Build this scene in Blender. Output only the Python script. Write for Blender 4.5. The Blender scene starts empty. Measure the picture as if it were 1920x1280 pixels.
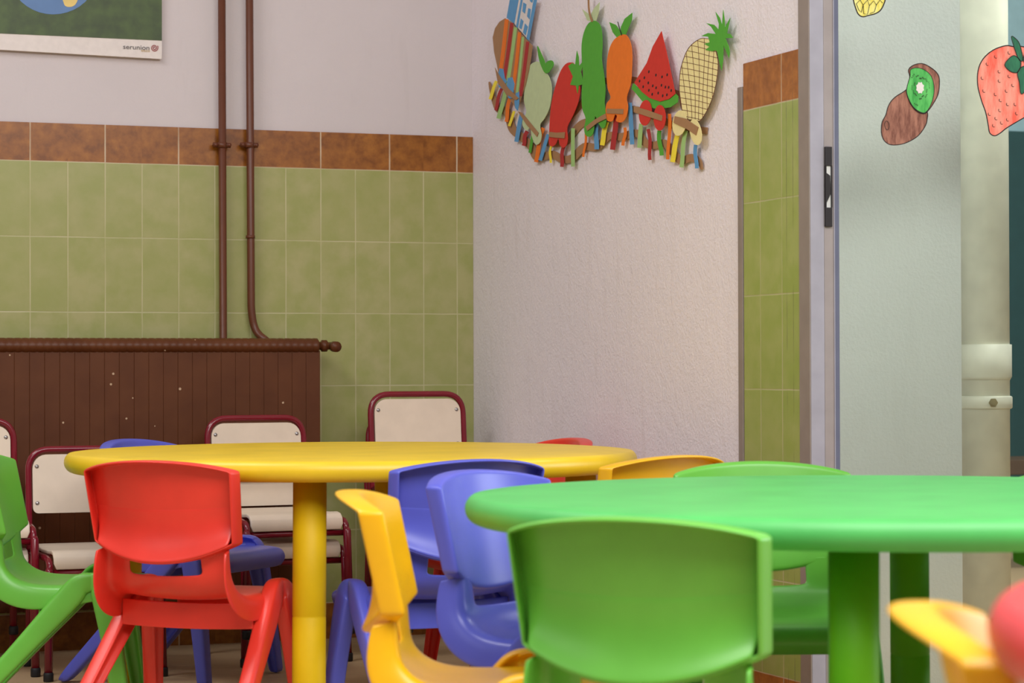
import bpy, bmesh, math, random
from mathutils import Vector, Matrix
from mathutils.noise import noise as pnoise
random.seed(7)
S = bpy.context.scene
COL = S.collection

# ------------------------------------------------------------------ camera
F_PX = 4500.0
YAW, PITCH, ROLL = 0.3630, 0.0112, -0.0028
CAM = Vector((-2.3131, -6.4044, 0.746))
fwd = Vector((math.sin(YAW)*math.cos(PITCH), math.cos(YAW)*math.cos(PITCH), math.sin(PITCH)))
rt0 = Vector((math.cos(YAW), -math.sin(YAW), 0.0)); up0 = rt0.cross(fwd)
rt = rt0*math.cos(ROLL) + up0*math.sin(ROLL)
up = -rt0*math.sin(ROLL) + up0*math.cos(ROLL)
cd = bpy.data.cameras.new('camera'); cam = bpy.data.objects.new('camera', cd); COL.objects.link(cam)
m = Matrix((rt, up, -fwd)).transposed().to_4x4(); m.translation = CAM
cam.matrix_world = m
cd.sensor_width = 36.0; cd.lens = F_PX*36.0/1920.0; cd.clip_start = 0.05; cd.clip_end = 100
cd.dof.use_dof = True; cd.dof.focus_distance = 5.6; cd.dof.aperture_fstop = 8.0
S.camera = cam

# ------------------------------------------------------------------ world, lights, exposure
S.view_settings.view_transform = 'Standard'; S.view_settings.look = 'None'
S.view_settings.gamma = 1.0; S.view_settings.use_curve_mapping = False
S.view_settings.exposure = 0.0
w = bpy.data.worlds.new('world'); S.world = w; w.use_nodes = True
nt = w.node_tree; nt.nodes.clear()
wo = nt.nodes.new('ShaderNodeOutputWorld'); bg = nt.nodes.new('ShaderNodeBackground')
tc = nt.nodes.new('ShaderNodeTexCoord'); sx = nt.nodes.new('ShaderNodeSeparateXYZ')
rp = nt.nodes.new('ShaderNodeValToRGB')
rp.color_ramp.elements[0].position = 0.0; rp.color_ramp.elements[0].color = (0.20, 0.20, 0.205, 1)
rp.color_ramp.elements[1].position = 0.75; rp.color_ramp.elements[1].color = (0.80, 0.79, 0.79, 1)
nt.links.new(tc.outputs['Generated'], sx.inputs[0]); nt.links.new(sx.outputs[2], rp.inputs[0])
nt.links.new(rp.outputs[0], bg.inputs[0]); bg.inputs[1].default_value = 0.44
nt.links.new(bg.outputs[0], wo.inputs[0])

def area(name, loc, target, sxy, power, color):
    l = bpy.data.lights.new(name, 'AREA'); l.shape = 'RECTANGLE'; l.size, l.size_y = sxy
    l.energy = power; l.color = color
    o = bpy.data.objects.new(name, l); COL.objects.link(o); o.location = loc
    d = Vector(target) - Vector(loc); o.rotation_euler = d.to_track_quat('-Z', 'Y').to_euler()
    return o
area('ceiling_tube_light_near', (-1.0, -5.0, 2.7), (-0.8, -3.9, 0.3), (3.2, 1.7), 142, (1.0, 0.985, 0.985))
area('ceiling_tube_light_far', (-2.4, -1.8, 2.75), (-1.5, -1.2, 0), (1.6, 0.5), 31, (1.0, 0.98, 0.975))
area('window_daylight_left', (-4.7, -3.6, 1.9), (-0.5, -2.4, 0.8), (2.0, 1.3), 12, (0.97, 0.97, 1.0))
area('window_daylight_right', (4.0, -3.7, 1.6), (-0.2, -3.2, 0.5), (2.0, 1.6), 92, (0.88, 0.96, 1.0))
area('corridor_fill_near', (1.3, -1.85, 2.4), (0.6, -1.5, 0.9), (0.9, 0.25), 30, (0.97, 1.0, 0.96))  # unseen fill added to brighten the drainpipe and pillar
area('corridor_fill_far', (1.9, 0.6, 2.7), (1.6, 1.6, 1.0), (1.4, 0.5), 40, (0.95, 1.0, 1.0))  # second unseen fill, added to lift the pale blue back wall

# ------------------------------------------------------------------ helpers
def ray(px, py):
    return (fwd + rt*((px-960)/F_PX) + up*((640-py)/F_PX))
def on_x(px, py, x):
    d = ray(px, py); return CAM + d*((x-CAM.x)/d.x)
def on_y(px, py, y):
    d = ray(px, py); return CAM + d*((y-CAM.y)/d.y)
def ground(L, D, z=0.0):
    """L metres to the right of the camera axis, D metres ahead of it"""
    return Vector((CAM.x + L*math.cos(YAW) + D*math.sin(YAW), CAM.y - L*math.sin(YAW) + D*math.cos(YAW), z))
def srgb(r, g, b):
    f = lambda c: (c/255/12.92) if c/255 <= 0.04045 else ((c/255+0.055)/1.055)**2.4
    return (f(r), f(g), f(b), 1.0)
def link(o, parent=None):
    COL.objects.link(o)
    if parent is not None: o.parent = parent
    return o
def obj(name, bm, mat, parent=None, smooth=True, mods=None):
    me = bpy.data.meshes.new(name)
    bmesh.ops.recalc_face_normals(bm, faces=bm.faces[:])
    bm.to_mesh(me); bm.free()
    me.materials.append(mat)
    if smooth:
        for p in me.polygons: p.use_smooth = True
    o = bpy.data.objects.new(name, me); link(o, parent)
    for md in (mods or []):
        q = o.modifiers.new(md[0].lower(), md[0])
        for k, v in md[1].items(): setattr(q, k, v)
    return o
def tag(o, label, cat, group=None, kind=None):
    o['label'] = label
    if cat: o['category'] = cat
    if group: o['group'] = group
    if kind: o['kind'] = kind
    return o
def struct(o): o['kind'] = 'structure'; return o
def empty(name, loc=(0, 0, 0), rz=0.0):
    o = bpy.data.objects.new(name, None); COL.objects.link(o); o.location = loc; o.rotation_euler = (0, 0, rz)
    o.empty_display_size = 0.1
    return o
def copy_tree(o, parent=None):
    c = o.copy(); COL.objects.link(c)
    if parent is not None: c.parent = parent
    for ch in list(o.children): copy_tree(ch, c)
    return c
def box(bm, x0, x1, y0, y1, z0, z1, bev=0.0):
    b2 = bmesh.new()
    bmesh.ops.create_cube(b2, size=1.0)
    for v in b2.verts:
        v.co = Vector(((x0+x1)/2+v.co.x*(x1-x0), (y0+y1)/2+v.co.y*(y1-y0), (z0+z1)/2+v.co.z*(z1-z0)))
    if bev: bmesh.ops.bevel(b2, geom=b2.edges[:], offset=bev, segments=2, affect='EDGES', profile=0.6)
    me = bpy.data.meshes.new('t'); b2.to_mesh(me); b2.free(); bm.from_mesh(me); bpy.data.meshes.remove(me)
def tube(bm, pts, r, n=14, cap=True, closed=False, radii=None):
    pts = [Vector(p) for p in pts]; N = len(pts); rings = []
    prev = None
    for i, p in enumerate(pts):
        if closed: t = (pts[(i+1) % N]-pts[i-1]).normalized()
        else: t = (pts[min(i+1, N-1)]-pts[max(i-1, 0)]).normalized()
        if prev is None:
            a = Vector((0, 0, 1)) if abs(t.z) < 0.9 else Vector((1, 0, 0))
            u = t.cross(a).normalized()
        else: u = (prev - t*prev.dot(t)).normalized()
        prev = u; v = t.cross(u); rr = radii[i] if radii else r
        rings.append([bm.verts.new(p+(u*math.cos(2*math.pi*k/n)+v*math.sin(2*math.pi*k/n))*rr) for k in range(n)])
    M = N if closed else N-1
    for i in range(M):
        A, B = rings[i], rings[(i+1) % N]
        for k in range(n): bm.faces.new((A[k], A[(k+1) % n], B[(k+1) % n], B[k]))
    if cap and not closed: bm.faces.new(rings[0][::-1]); bm.faces.new(rings[-1])
def lathe(bm, prof, n=64, center=(0, 0, 0)):
    cx, cy, cz = center; rings = []
    for r, z in prof:
        if r < 1e-6: rings.append([bm.verts.new((cx, cy, cz+z))])
        else: rings.append([bm.verts.new((cx+r*math.cos(2*math.pi*k/n), cy+r*math.sin(2*math.pi*k/n), cz+z)) for k in range(n)])
    for A, B in zip(rings, rings[1:]):
        for k in range(n):
            a, b = A[k % len(A)], A[(k+1) % len(A)]; c, d = B[(k+1) % len(B)], B[k % len(B)]
            vs = []
            for v in (a, b, c, d):
                if v not in vs: vs.append(v)
            if len(vs) > 2: bm.faces.new(vs)
def fillet(pts, r, n=6):
    pts = [Vector(p) for p in pts]; out = [pts[0]]
    for i in range(1, len(pts)-1):
        a, b, c = pts[i-1], pts[i], pts[i+1]
        u = (a-b); v = (c-b); rr = min(r, u.length*.49, v.length*.49)
        p0 = b+u.normalized()*rr; p1 = b+v.normalized()*rr
        for k in range(n+1):
            t = k/n; out.append(p0*(1-t)**2 + b*2*t*(1-t) + p1*t*t)
    out.append(pts[-1]); return out
def spline(pts, n=5, closed=True):
    """Catmull-Rom through 2-D points"""
    out = []; N = len(pts); rng = range(N if closed else N-1)
    g = (lambda i: pts[i % N]) if closed else (lambda i: pts[max(0, min(N-1, i))])
    for i in rng:
        p0, p1, p2, p3 = g(i-1), g(i), g(i+1), g(i+2)
        for k in range(n):
            t = k/n
            out.append(tuple(0.5*(2*p1[j]+(p2[j]-p0[j])*t+(2*p0[j]-5*p1[j]+4*p2[j]-p3[j])*t*t+(3*p1[j]-p0[j]-3*p2[j]+p3[j])*t**3) for j in range(len(p1))))
    if not closed: out.append(tuple(pts[-1]))
    return out

# ------------------------------------------------------------------ materials
def newmat(name):
    mt = bpy.data.materials.new(name); mt.use_nodes = True
    n = mt.node_tree; b = n.nodes['Principled BSDF']
    return mt, n, b
def N(n, t, **kw):
    x = n.nodes.new(t)
    for k, v in kw.items(): setattr(x, k, v)
    return x
def math_(n, op, a, b=None, c=None):
    x = N(n, 'ShaderNodeMath', operation=op)
    for i, v in enumerate((a, b, c)):
        if v is None: continue
        if isinstance(v, (int, float)): x.inputs[i].default_value = v
        else: n.links.new(v, x.inputs[i])
    return x.outputs[0]
def mix(n, f, a, b):
    x = N(n, 'ShaderNodeMix', data_type='RGBA')
    if isinstance(f, (int, float)): x.inputs[0].default_value = f
    else: n.links.new(f, x.inputs[0])
    for i, v in ((6, a), (7, b)):
        if isinstance(v, tuple): x.inputs[i].default_value = v
        else: n.links.new(v, x.inputs[i])
    return x.outputs[2]
def noise_(n, vec, scale, detail=3, rough=.5):
    x = N(n, 'ShaderNodeTexNoise'); x.inputs['Scale'].default_value = scale
    x.inputs['Detail'].default_value = detail; x.inputs['Roughness'].default_value = rough
    if vec is not None: n.links.new(vec, x.inputs['Vector'])
    return x.outputs[0]
def ramp(n, v, p0, p1):
    x = N(n, 'ShaderNodeMapRange'); x.inputs[1].default_value = p0; x.inputs[2].default_value = p1
    n.links.new(v, x.inputs[0]); return x.outputs[0]
def bump(n, b, h, strength, dist=0.002):
    x = N(n, 'ShaderNodeBump'); x.inputs['Strength'].default_value = strength; x.inputs['Distance'].default_value = dist
    n.links.new(h, x.inputs['Height']); n.links.new(x.outputs[0], b.inputs['Normal'])
def plastic(name, c, rough=.34, var=.06, spec=.5, sss=0.0):
    mt, n, b = newmat(name); o = N(n, 'ShaderNodeTexCoord').outputs['Object']
    nz = noise_(n, o, 9, 4)
    cc = srgb(*c); dk = tuple(v*(1-var*2) for v in cc[:3])+(1,)
    n.links.new(mix(n, ramp(n, nz, .35, .65), dk, cc), b.inputs['Base Color'])
    b.inputs['Roughness'].default_value = rough; b.inputs['Specular IOR Level'].default_value = spec
    bump(n, b, noise_(n, o, 700, 2), .06, .0004)
    return mt
def flat(name, c, rough=.7, metal=0.0, bumps=0.0, bscale=200, var=.05, vscale=20):
    mt, n, b = newmat(name); o = N(n, 'ShaderNodeTexCoord').outputs['Object']
    cc = srgb(*c); dk = tuple(v*(1-var*2) for v in cc[:3])+(1,)
    n.links.new(mix(n, ramp(n, noise_(n, o, vscale, 4), .35, .65), dk, cc), b.inputs['Base Color'])
    b.inputs['Roughness'].default_value = rough; b.inputs['Metallic'].default_value = metal
    if bumps: bump(n, b, noise_(n, o, bscale, 3), bumps)
    return mt
def stucco(name, c, bs=.35, scale=160, dirt=(150, 130, 112), dirt_amt=.35):
    mt, n, b = newmat(name); p = N(n, 'ShaderNodeNewGeometry').outputs['Position']
    big = noise_(n, p, 1.6, 5, .6); mp = N(n, 'ShaderNodeMapping'); mp.inputs['Scale'].default_value = (9, 9, 1.2)
    n.links.new(p, mp.inputs[0])
    streak = ramp(n, noise_(n, mp.outputs[0], 2.4, 5, .6), .56, .80)
    cc = srgb(*c); dk = tuple(v*.93 for v in cc[:3])+(1,)
    base = mix(n, ramp(n, big, .35, .7), cc, dk)
    n.links.new(mix(n, math_(n, 'MULTIPLY', streak, dirt_amt), base, srgb(*dirt)), b.inputs['Base Color'])
    b.inputs['Roughness'].default_value = .62
    h = math_(n, 'ADD', noise_(n, p, scale, 3, .6), math_(n, 'MULTIPLY', noise_(n, p, scale*.3, 2), .8))
    bump(n, b, h, bs, .0035)
    return mt
def tile_mat(name, axis, off, orange_off, green, orange, lines=False):
    """green upright tiles 10 x 20 cm between two bands of brown tiles 20 x 10 cm, pale grout"""
    mt, n, b = newmat(name); p = N(n, 'ShaderNodeNewGeometry').outputs['Position']
    s = N(n, 'ShaderNodeSeparateXYZ'); n.links.new(p, s.inputs[0])
    wob = math_(n, 'MULTIPLY', math_(n, 'SUBTRACT', noise_(n, p, 14, 2), .5), .0016)
    U = math_(n, 'ADD', math_(n, 'ADD', s.outputs[axis], off), wob); Z = math_(n, 'ADD', s.outputs[2], wob)
    UO = math_(n, 'ADD', math_(n, 'ADD', s.outputs[axis], orange_off), wob)
    top = math_(n, 'GREATER_THAN', Z, 1.3); bot = math_(n, 'LESS_THAN', Z, .1)
    isO = math_(n, 'MAXIMUM', top, bot)
    def line(v, pitch, hw):  # 1 on the grout
        f = math_(n, 'FRACT', math_(n, 'DIVIDE', v, pitch))
        d = math_(n, 'MULTIPLY', math_(n, 'MINIMUM', f, math_(n, 'SUBTRACT', 1.0, f)), pitch)
        x = N(n, 'ShaderNodeMapRange'); x.inputs[1].default_value = hw*.55; x.inputs[2].default_value = hw*1.2
        x.inputs[3].default_value = 1; x.inputs[4].default_value = 0; n.links.new(d, x.inputs[0]); return x.outputs[0]
    lg = line(U, .1, .0016); lo = line(UO, .2, .0021)
    lz = line(math_(n, 'ADD', Z, .1), .2, .0016)
    vert = math_(n, 'ADD', math_(n, 'MULTIPLY', lo, isO), math_(n, 'MULTIPLY', lg, math_(n, 'SUBTRACT', 1.0, isO)))
    g = math_(n, 'MAXIMUM', vert, lz)
    # tile id -> small tone change
    cb = N(n, 'ShaderNodeCombineXYZ'); n.links.new(math_(n, 'FLOOR', math_(n, 'DIVIDE', U, .1)), cb.inputs[0])
    n.links.new(math_(n, 'FLOOR', math_(n, 'DIVIDE', math_(n, 'ADD', Z, .1), .2)), cb.inputs[1])
    wn = N(n, 'ShaderNodeTexWhiteNoise', noise_dimensions='3D'); n.links.new(cb.outputs[0], wn.inputs[0])
    sep = N(n, 'ShaderNodeVectorMath', operation='ADD'); n.links.new(p, sep.inputs[0]); n.links.new(wn.outputs[1], sep.inputs[1])
    nz = noise_(n, sep.outputs[0], 16, 4, .55); nz2 = noise_(n, sep.outputs[0], 34, 4, .6)
    ga = srgb(*green); gb = srgb(green[0]-10, green[1]-5, green[2]-13); gc = srgb(green[0]+7, green[1]+4, green[2]+9)
    G = mix(n, ramp(n, nz, .35, .65), gb, mix(n, wn.outputs[0], ga, gc))
    oa = srgb(*orange); ob = srgb(orange[0]-34, orange[1]-28, orange[2]-22); oc = srgb(orange[0]+12, orange[1]+10, orange[2]+4)
    O = mix(n, ramp(n, nz2, .32, .68), ob, mix(n, ramp(n, nz, .4, .7), oa, oc))
    T = mix(n, isO, G, O)
    gr = mix(n, isO, srgb(188, 180, 140), srgb(200, 178, 150))
    fade = math_(n, 'MULTIPLY', g, math_(n, 'ADD', .35, math_(n, 'MULTIPLY', ramp(n, noise_(n, p, 6, 2), .3, .6), .6)))
    C = mix(n, fade, T, gr)
    if lines:
        for y0, wd in ((-1.9437, .0012), (-1.9725, .0010)):
            d = math_(n, 'ABSOLUTE', math_(n, 'SUBTRACT', math_(n, 'ADD', s.outputs[1], wob), y0))
            k = math_(n, 'MULTIPLY', math_(n, 'LESS_THAN', d, wd), ramp(n, noise_(n, p, 9, 3), .40, .55))
            C = mix(n, math_(n, 'MULTIPLY', k, .7), C, srgb(90, 82, 70))
    n.links.new(C, b.inputs['Base Color'])
    b.inputs['Roughness'].default_value = .33
    h = math_(n, 'ADD', math_(n, 'MULTIPLY', math_(n, 'SUBTRACT', 1.0, g), 1.0), math_(n, 'MULTIPLY', noise_(n, p, 22, 2), .5))
    bump(n, b, h, .25, .0015)
    return mt
def rad_mat():
    mt, n, b = newmat('radiator brown gloss paint'); p = N(n, 'ShaderNodeNewGeometry').outputs['Position']
    v = N(n, 'ShaderNodeTexVoronoi'); v.inputs['Scale'].default_value = 22; n.links.new(p, v.inputs['Vector'])
    chip = math_(n, 'MULTIPLY', math_(n, 'LESS_THAN', v.outputs['Distance'], .075), math_(n, 'GREATER_THAN', noise_(n, p, 5, 2), .47))
    base = mix(n, ramp(n, noise_(n, p, 12, 4), .3, .7), srgb(84, 42, 16), srgb(96, 52, 24))
    n.links.new(mix(n, chip, base, srgb(190, 160, 130)), b.inputs['Base Color'])
    b.inputs['Roughness'].default_value = .42; b.inputs['Specular IOR Level'].default_value = .3; bump(n, b, noise_(n, p, 60, 3), .12, .001)
    return mt
def floor_mat():
    mt, n, b = newmat('pale wood effect vinyl'); p = N(n, 'ShaderNodeNewGeometry').outputs['Position']
    mp = N(n, 'ShaderNodeMapping'); mp.inputs['Scale'].default_value = (6, 60, 1); n.links.new(p, mp.inputs[0])
    s = noise_(n, mp.outputs[0], 1.5, 6, .7)
    s2 = ramp(n, noise_(n, mp.outputs[0], 5, 4, .7), .60, .74)
    base = mix(n, ramp(n, s, .3, .7), srgb(190, 158, 118), srgb(216, 188, 150))
    n.links.new(mix(n, math_(n, 'MULTIPLY', s2, .6), base, srgb(120, 90, 60)), b.inputs['Base Color'])
    b.inputs['Roughness'].default_value = .42
    return mt
def crayon(name, c, c2, scale=90):
    mt, n, b = newmat(name); p = N(n, 'ShaderNodeNewGeometry').outputs['Position']
    mp = N(n, 'ShaderNodeMapping'); mp.inputs['Rotation'].default_value = (0, .7, 0); mp.inputs['Scale'].default_value = (1, 1, .25)
    n.links.new(p, mp.inputs[0])
    n.links.new(mix(n, ramp(n, noise_(n, mp.outputs[0], scale, 5, .65), .38, .62), srgb(*c), srgb(*c2)), b.inputs['Base Color'])
    b.inputs['Roughness'].default_value = .8
    return mt
def glass_mat():
    mt = bpy.data.materials.new('green tinted glass'); mt.use_nodes = True; n = mt.node_tree; n.nodes.clear()
    o = N(n, 'ShaderNodeOutputMaterial'); t = N(n, 'ShaderNodeBsdfTransparent'); g = N(n, 'ShaderNodeBsdfGlossy')
    t.inputs[0].default_value = (.965, .985, .955, 1); g.inputs['Roughness'].default_value = .01
    fr = N(n, 'ShaderNodeFresnel'); fr.inputs[0].default_value = 1.5; mx = N(n, 'ShaderNodeMixShader')
    n.links.new(fr.outputs[0], mx.inputs[0]); n.links.new(t.outputs[0], mx.inputs[1]); n.links.new(g.outputs[0], mx.inputs[2])
    n.links.new(mx.outputs[0], o.inputs[0]); return mt

M_RED = plastic('red moulded plastic', (232, 58, 44)); M_GRN = plastic('green moulded plastic', (104, 184, 64))
M_BLU = plastic('blue moulded plastic', (92, 98, 206)); M_YEL = plastic('yellow moulded plastic', (246, 184, 20))
M_NAVY = plastic('shaded blue moulded plastic', (52, 56, 124))  # the blue plastic with under-table shade put into its colour; unused
M_GRN2 = plastic('emerald moulded plastic', (70, 176, 84))
M_TYEL = plastic('yellow tabletop plastic', (240, 200, 34), .38); M_TGRN = plastic('green tabletop plastic', (84, 188, 94), .46)
M_LYEL = plastic('mustard leg plastic', (224, 184, 10), .5, spec=.25); M_LGRN = plastic('green leg plastic', (98, 170, 20), .5, spec=.25)
M_TRED = plastic('red tabletop plastic', (226, 62, 66), .40)
M_W1 = stucco('pinkish white wall paint', (206, 196, 198), .22, 150, (150, 140, 130), .12)
M_W2 = stucco('rough white wall plaster', (236, 226, 230), .55, 130, (160, 135, 105), .15)
M_W3 = stucco('pale pillar plaster', (240, 244, 244), .3, 130, (170, 165, 150), .10)
M_T1 = tile_mat('green and brown wall tiles', 0, .049, .049, (158, 156, 100), (152, 92, 26))
M_T2 = tile_mat('green and brown side tiles', 1, 1.8223, 1.9223, (158, 166, 94), (172, 106, 42), True)
M_RAD = rad_mat(); M_FLOOR = floor_mat()
M_PIPE = flat('brown pipe paint', (98, 50, 26), .42, 0, .15, 60)
M_MAR = flat('maroon gloss tube', (122, 22, 36), .2); M_LAM = flat('cream laminate', (226, 208, 186), .4, var=.03)
M_RUB = flat('black rubber', (28, 26, 28), .6); M_STEEL = flat('zinc screw', (176, 172, 170), .3, .9)
M_ALU = flat('brushed aluminium', (166, 161, 172), .5, .1); M_ALUD = flat('tan aluminium strip and shaded side', (150, 136, 128), .5, .1)
M_GASK = flat('grey rubber gasket', (98, 100, 122), .6); M_BLACK = flat('black handle plastic', (40, 34, 36), .45)
M_WHITE = flat('white plastic', (226, 224, 222), .5); M_PVC = flat('cream drainpipe', (232, 230, 214), .5, 0, .1, 40)
M_TEAL = flat('dark teal wall paint', (40, 82, 84), .6); M_LBLUE = flat('pale blue wall paint', (170, 205, 216), .7)
M_WOODD = flat('brown bench wood', (96, 72, 52), .5); M_NUT = flat('tarnished nut', (170, 155, 120), .4, .6)
M_GLASS = glass_mat()
paper = lambda nm, c: flat(nm, c, .85, 0, .1, 400, .03, 60)
P = dict(brown=paper('brown card', (164, 122, 84)), brownd=paper('brown crate card', (150, 110, 66)), orange=paper('orange card', (234, 118, 26)),
         red=paper('red card', (206, 48, 34)), dred=paper('dark red card', (170, 42, 42)), green=paper('green card', (82, 164, 48)),
         lgreen=paper('pale green card', (160, 196, 122)), sage=paper('sage card', (190, 204, 158)), blue=paper('blue card', (92, 152, 200)),
         yel=paper('yellow card', (244, 222, 60)), cream=paper('cream card', (238, 222, 158)), white=paper('white paper', (226, 216, 212)),
         black=paper('black ink', (40, 28, 28)), bink=paper('brown ink', (96, 40, 26)))

# ------------------------------------------------------------------ setting
YP = -1.74                              # pillar face behind the glass
XR = on_y(1803, 700, YP).x          # far face of the pillar
def slab(name, x0, x1, y0, y1, z0, z1, mat):
    bm = bmesh.new(); box(bm, x0, x1, y0, y1, z0, z1); return struct(obj(name, bm, mat, smooth=False))
slab('floor', -5.0, 4.2, -7.6, 3.0, -.06, 0, M_FLOOR)
slab('wall_left', -5.0, .0, 0.0, .15, 0, 2.9, M_W1)
slab('wall_right', 0.0, .045, -1.998, .15, 0, 2.9, M_W2)
slab('wall_pillar', .0455, XR, YP, .15, 0, 2.9, M_W3)
ZB = on_y(1900, 246, 2.2).z
slab('wall_back', XR, 4.2, 2.2, 2.35, ZB, 2.9, M_LBLUE)
slab('trim_1', XR, 4.2, 2.19, 2.35, 0, ZB-.0005, M_TEAL)
slab('trim_2', -5.0, -.0005, -.008, 0.0, 0, 1.402, M_T1)
slab('trim_3', -.007, 0.0, -2.0, -1.7435, 0, 1.402, M_T2)
bm = bmesh.new(); box(bm, -.009, 0.0, -1.740, -1.718, 0, 1.353, .001); struct(obj('trim_4', bm, M_ALUD, smooth=False))

# ------------------------------------------------------------------ sliding glass door
yd = -2.012
door = struct(empty('door_1', (0, yd, 0)))
def dpx(px, y): return on_y(px, 640, y).x
xa = -.012; yf = -2.047
def dbox(name, x0, x1, y0, y1, z0, z1, mat, bev=.0015, par=door):
    bm = bmesh.new(); box(bm, x0, x1, y0-yd, y1-yd, z0, z1, bev); return obj(name, bm, mat, par, False)
x1521 = dpx(1521, yf); x1546 = dpx(1546, yf); x1566 = dpx(1566, yf); x1573 = dpx(1574, yf)
dbox('door_jamb', x1521-.0005, x1546, yf, -1.998, 0.002, 2.6, M_ALU)
dbox('jamb_shade_side', x1521-.003, x1521, yf+.001, -2.001, 0.002, 2.6, M_ALUD, 0)  # thin sheet; the jamb's shadow side is put into its darker colour
st = dbox('door_stile', x1546+.0012, x1566-.0012, yf+.002, -2.015, 0.002, 2.6, flat('tan grey aluminium', (160, 148, 146), .5, .1))
dbox('edge_bead', x1566-.0012, x1566+.0008, yf+.001, -2.015, 0.002, 2.6, M_ALU, 0)
dbox('gasket', x1566+.0008, x1573+.0012, yf+.0015, -2.018, 0.002, 2.6, M_GASK, 0)
dbox('glass_pane', x1573+.0013, 3.2, -2.030, -2.024, 0.04, 2.6, M_GLASS, 0)
h0, h1 = on_y(1552, 425, yf).z, on_y(1552, 275, yf).z
hx0, hx1 = dpx(1547.5, yf), dpx(1560.5, yf)
bm = bmesh.new()
zm0, zm1 = h0+(h1-h0)*.24, h0+(h1-h0)*.76
box(bm, hx0, hx1, yf-.004-yd, yf+.002-yd, h0, zm0, .0012); box(bm, hx0, hx1, yf-.004-yd, yf+.002-yd, zm1, h1, .0012)
box(bm, hx0, hx0+.0025, yf-.004-yd, yf+.002-yd, zm0, zm1); box(bm, hx1-.003, hx1, yf-.004-yd, yf+.002-yd, zm0, zm1)
hd = obj('handle', bm, M_BLACK, door, False); hd['label'] = 'black recessed pull handle'
bm = bmesh.new(); box(bm, hx0+.0025, hx1-.003, yf-.001-yd, yf+.001-yd, zm0, zm1)
obj('handle_cup', bm, M_WHITE, hd, False)
bm = bmesh.new(); zc = (zm0+zm1)/2
vs = [bm.verts.new((x, yf-.0035-yd, z)) for x, z in ((hx0+.002, zm0+.008), (hx1-.004, zm0+.028), (hx1-.005, zm1-.020), (hx0+.002, zm1-.014))]
f = bm.faces.new(vs); r = bmesh.ops.extrude_face_region(bm, geom=[f])
for v in r['geom']:
    if isinstance(v, bmesh.types.BMVert): v.co.y += .002
obj('latch_lever', bm, M_BLACK, hd, False)

# ------------------------------------------------------------------ drainpipe beyond the glass
yp = -1.42
pc = on_y(1846, 640, yp); pr = .0475*1.0
rr = (on_y(1888, 640, yp).x-on_y(1804, 640, yp).x)*.5*math.cos(YAW)*1.02
t = empty('drainpipe', (pc.x, yp, 0)); tag(t, 'cream plastic drainpipe running floor to ceiling behind the glass door', 'drainpipe')
bm = bmesh.new(); tube(bm, [(0, 0, .0), (0, 0, 2.85)], rr, 40); obj('pipe', bm, M_PVC, t)
zc0, zc1 = on_y(1846, 706, yp).z, on_y(1846, 646, yp).z
bm = bmesh.new(); tube(bm, [(0, 0, zc0-.008), (0, 0, zc0), (0, 0, zc1), (0, 0, zc1+.0005)], rr, 40, radii=[rr+.0005, rr+.005, rr+.005, rr+.003]); obj('socket', bm, M_PVC, t)
zb0, zb1 = on_y(1846, 766, yp).z, on_y(1846, 742, yp).z
bm = bmesh.new(); tube(bm, [(0, 0, zb0), (0, 0, zb0+.003), (0, 0, zb1-.003), (0, 0, zb1)], rr, 40, radii=[rr+.003, rr+.006, rr+.006, rr+.003])
cl = obj('clamp', bm, M_PVC, t)
nd = (CAM-Vector((pc.x, yp, CAM.z))).normalized(); rtv = Vector((math.cos(YAW), -math.sin(YAW), 0))
bo = rtv*(.34*rr) + nd*(rr*.95); bo.z = (zb0+zb1)/2
bm = bmesh.new(); tube(bm, [bo-nd*.002, bo+nd*.014], .011, 6); tube(bm, [bo+nd*.014, bo+nd*.020], .006, 12)
obj('bolt', bm, M_NUT, cl, False)
bm = bmesh.new(); tube(bm, [Vector((0, rr*.9, zb0+.01)), Vector((0, rr+.03, zb0+.01))], .006, 8); obj('bracket', bm, M_NUT, cl)
# low wooden bench seen past the drainpipe
b0 = on_y(1888, 862, 1.2); b1 = on_y(1888, 890, 1.2)
t = empty('bench', (XR+1.1, 1.35, 0)); tag(t, 'brown wooden bench in the corridor behind the drainpipe', 'bench')
bm = bmesh.new(); box(bm, -1.0, 1.3, -.16, .16, b1.z, b0.z, .004); obj('seat', bm, M_WOODD, t, False)
for sx_ in (-.9, 1.2):
    for sy in (-.13, .13):
        bm = bmesh.new(); box(bm, sx_-.025, sx_+.025, sy-.02, sy+.02, 0, b1.z, .003); obj('leg', bm, M_WOODD, t, False)

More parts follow.
